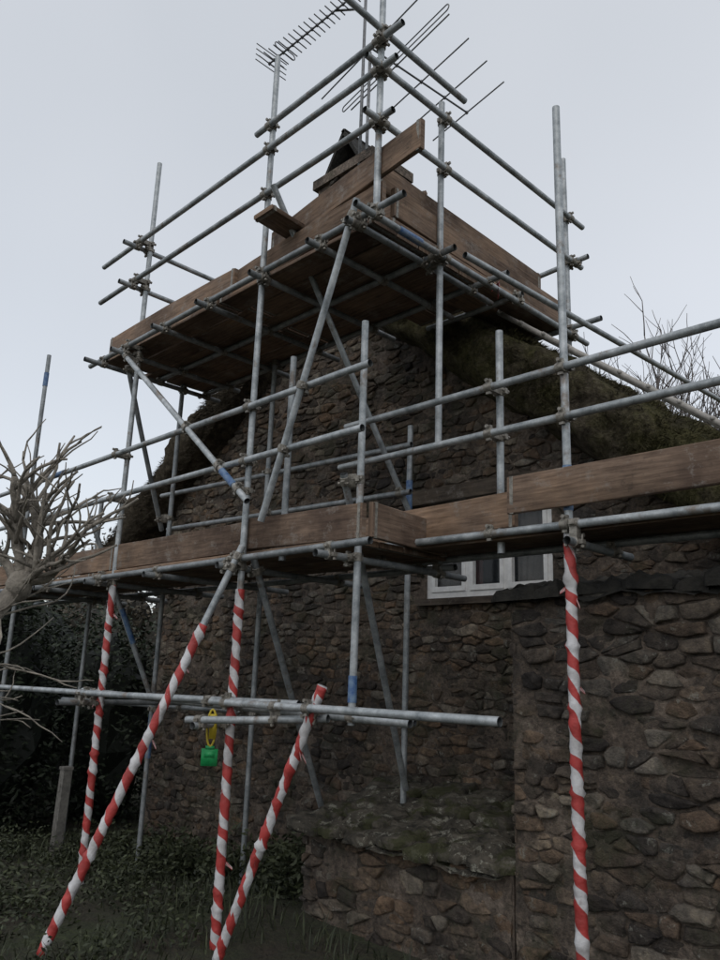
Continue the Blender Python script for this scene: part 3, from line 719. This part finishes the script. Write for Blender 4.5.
for k in range(60):
    f=r.uniform(1,4.9); i0=int(f); p=tp_[i0].lerp(tp_[i0+1],f-i0); d2=view*r.uniform(-.1,1.1)+V((0,0,r.uniform(-.6,.7)))+V((r.uniform(-.3,.3),r.uniform(-.3,.3),0))
    p2,_,d3=limb(t,p,d2,r.uniform(.15,.45),.0045,.0016,r,wob=.28,segs=9,n=5,grav=-.02)
    for q__ in range(2):
        if r.random()<.6: limb(t,p2[r.randrange(3,9)],d3+view*r.uniform(-.8,.8)+V((0,0,.2)),r.uniform(.06,.2),.003,.0013,r,wob=.28,segs=5,n=4)
t.obj('pollarded_tree',[BARK])
t=MB(); r=random.Random(12)
def grow(p,d,L,rad,lv):
    pts,rads,dd=limb(t,p,d,L,rad,rad*.62,r,wob=.12,segs=5 if lv<3 else 3,n=8 if lv<2 else 4,grav=.03)
    if lv>=7: return
    for k in range(3):
        q_=pts[-1] if k==0 else pts[r.randrange(max(1,len(pts)-3),len(pts))]
        ax=V((r.uniform(-1,1),r.uniform(-1,1),r.uniform(-.1,.4))).normalized()
        grow(q_,(dd*.9+ax*(.25 if k==0 else .75)).normalized(),L*r.uniform(.68,.82),max(.009,rad*(.6 if k else .68)),lv+1)
grow(V((-10.4,24.5,-1.9)),(0.0,0,1),4.25,.22,0)
t.obj('bare_tree',[DBARK])

# ---------------------------------------------------------------- light & world
el=math.radians(52); azr=math.radians(150)
sd=V((math.sin(azr)*math.cos(el),math.cos(azr)*math.cos(el),math.sin(el)))
L=bpy.data.lights.new('sun','SUN'); L.energy=.55; L.angle=math.radians(60); L.color=(1,.975,.94)
lo=bpy.data.objects.new('sun',L); sc.collection.objects.link(lo); lo.rotation_euler=(-sd).to_track_quat('-Z','Y').to_euler(); lo.location=(0,0,20)
wd=bpy.data.worlds.new('World'); sc.world=wd; wd.use_nodes=True; nt=wd.node_tree; nt.nodes.clear()
out=nt.nodes.new('ShaderNodeOutputWorld'); sky=nt.nodes.new('ShaderNodeTexSky'); sky.sky_type='NISHITA'; sky.sun_disc=False
sky.sun_elevation=el; sky.sun_rotation=azr; sky.dust_density=2; sky.air_density=1
b1=nt.nodes.new('ShaderNodeBackground'); b1.inputs[1].default_value=.05; nt.links.new(sky.outputs[0],b1.inputs[0])
tc=nt.nodes.new('ShaderNodeTexCoord'); nn_=nt.nodes.new('ShaderNodeTexNoise'); nn_.inputs['Scale'].default_value=1.3; nn_.inputs['Detail'].default_value=3; nn_.inputs['Roughness'].default_value=.4
nt.links.new(tc.outputs['Generated'],nn_.inputs[0])
cl=ramp(nt,nn_.outputs[0],[(.3,(.45,.46,.465)),(.7,(.56,.563,.565))])
b2=nt.nodes.new('ShaderNodeBackground'); b2.inputs[1].default_value=1.22; nt.links.new(cl,b2.inputs[0])
ad=nt.nodes.new('ShaderNodeAddShader'); nt.links.new(b1.outputs[0],ad.inputs[0]); nt.links.new(b2.outputs[0],ad.inputs[1]); nt.links.new(ad.outputs[0],out.inputs[0])
# ---------------------------------------------------------------- camera
cam=bpy.data.cameras.new('camera'); co=bpy.data.objects.new('camera',cam); sc.collection.objects.link(co); sc.camera=co
cam.sensor_fit='VERTICAL'; cam.sensor_height=36; cam.lens=29.14; cam.clip_end=2000; cam.clip_start=.05
Fh=V((-.7141,.7000,0)); p_=math.radians(14); Rr=V((.7000,.7141,0)); Fw=Fh*math.cos(p_)+V((0,0,math.sin(p_))); U=-Fh*math.sin(p_)+V((0,0,math.cos(p_)))
s_,c_=.0352,.9994; ex=Rr*c_+U*s_; ey=-Rr*s_+U*c_
M=Matrix((ex,ey,-Fw)).transposed().to_4x4(); M.translation=V((0,0,1.7)); co.matrix_world=M
print('tubes',len(T),'couplers',cnt)
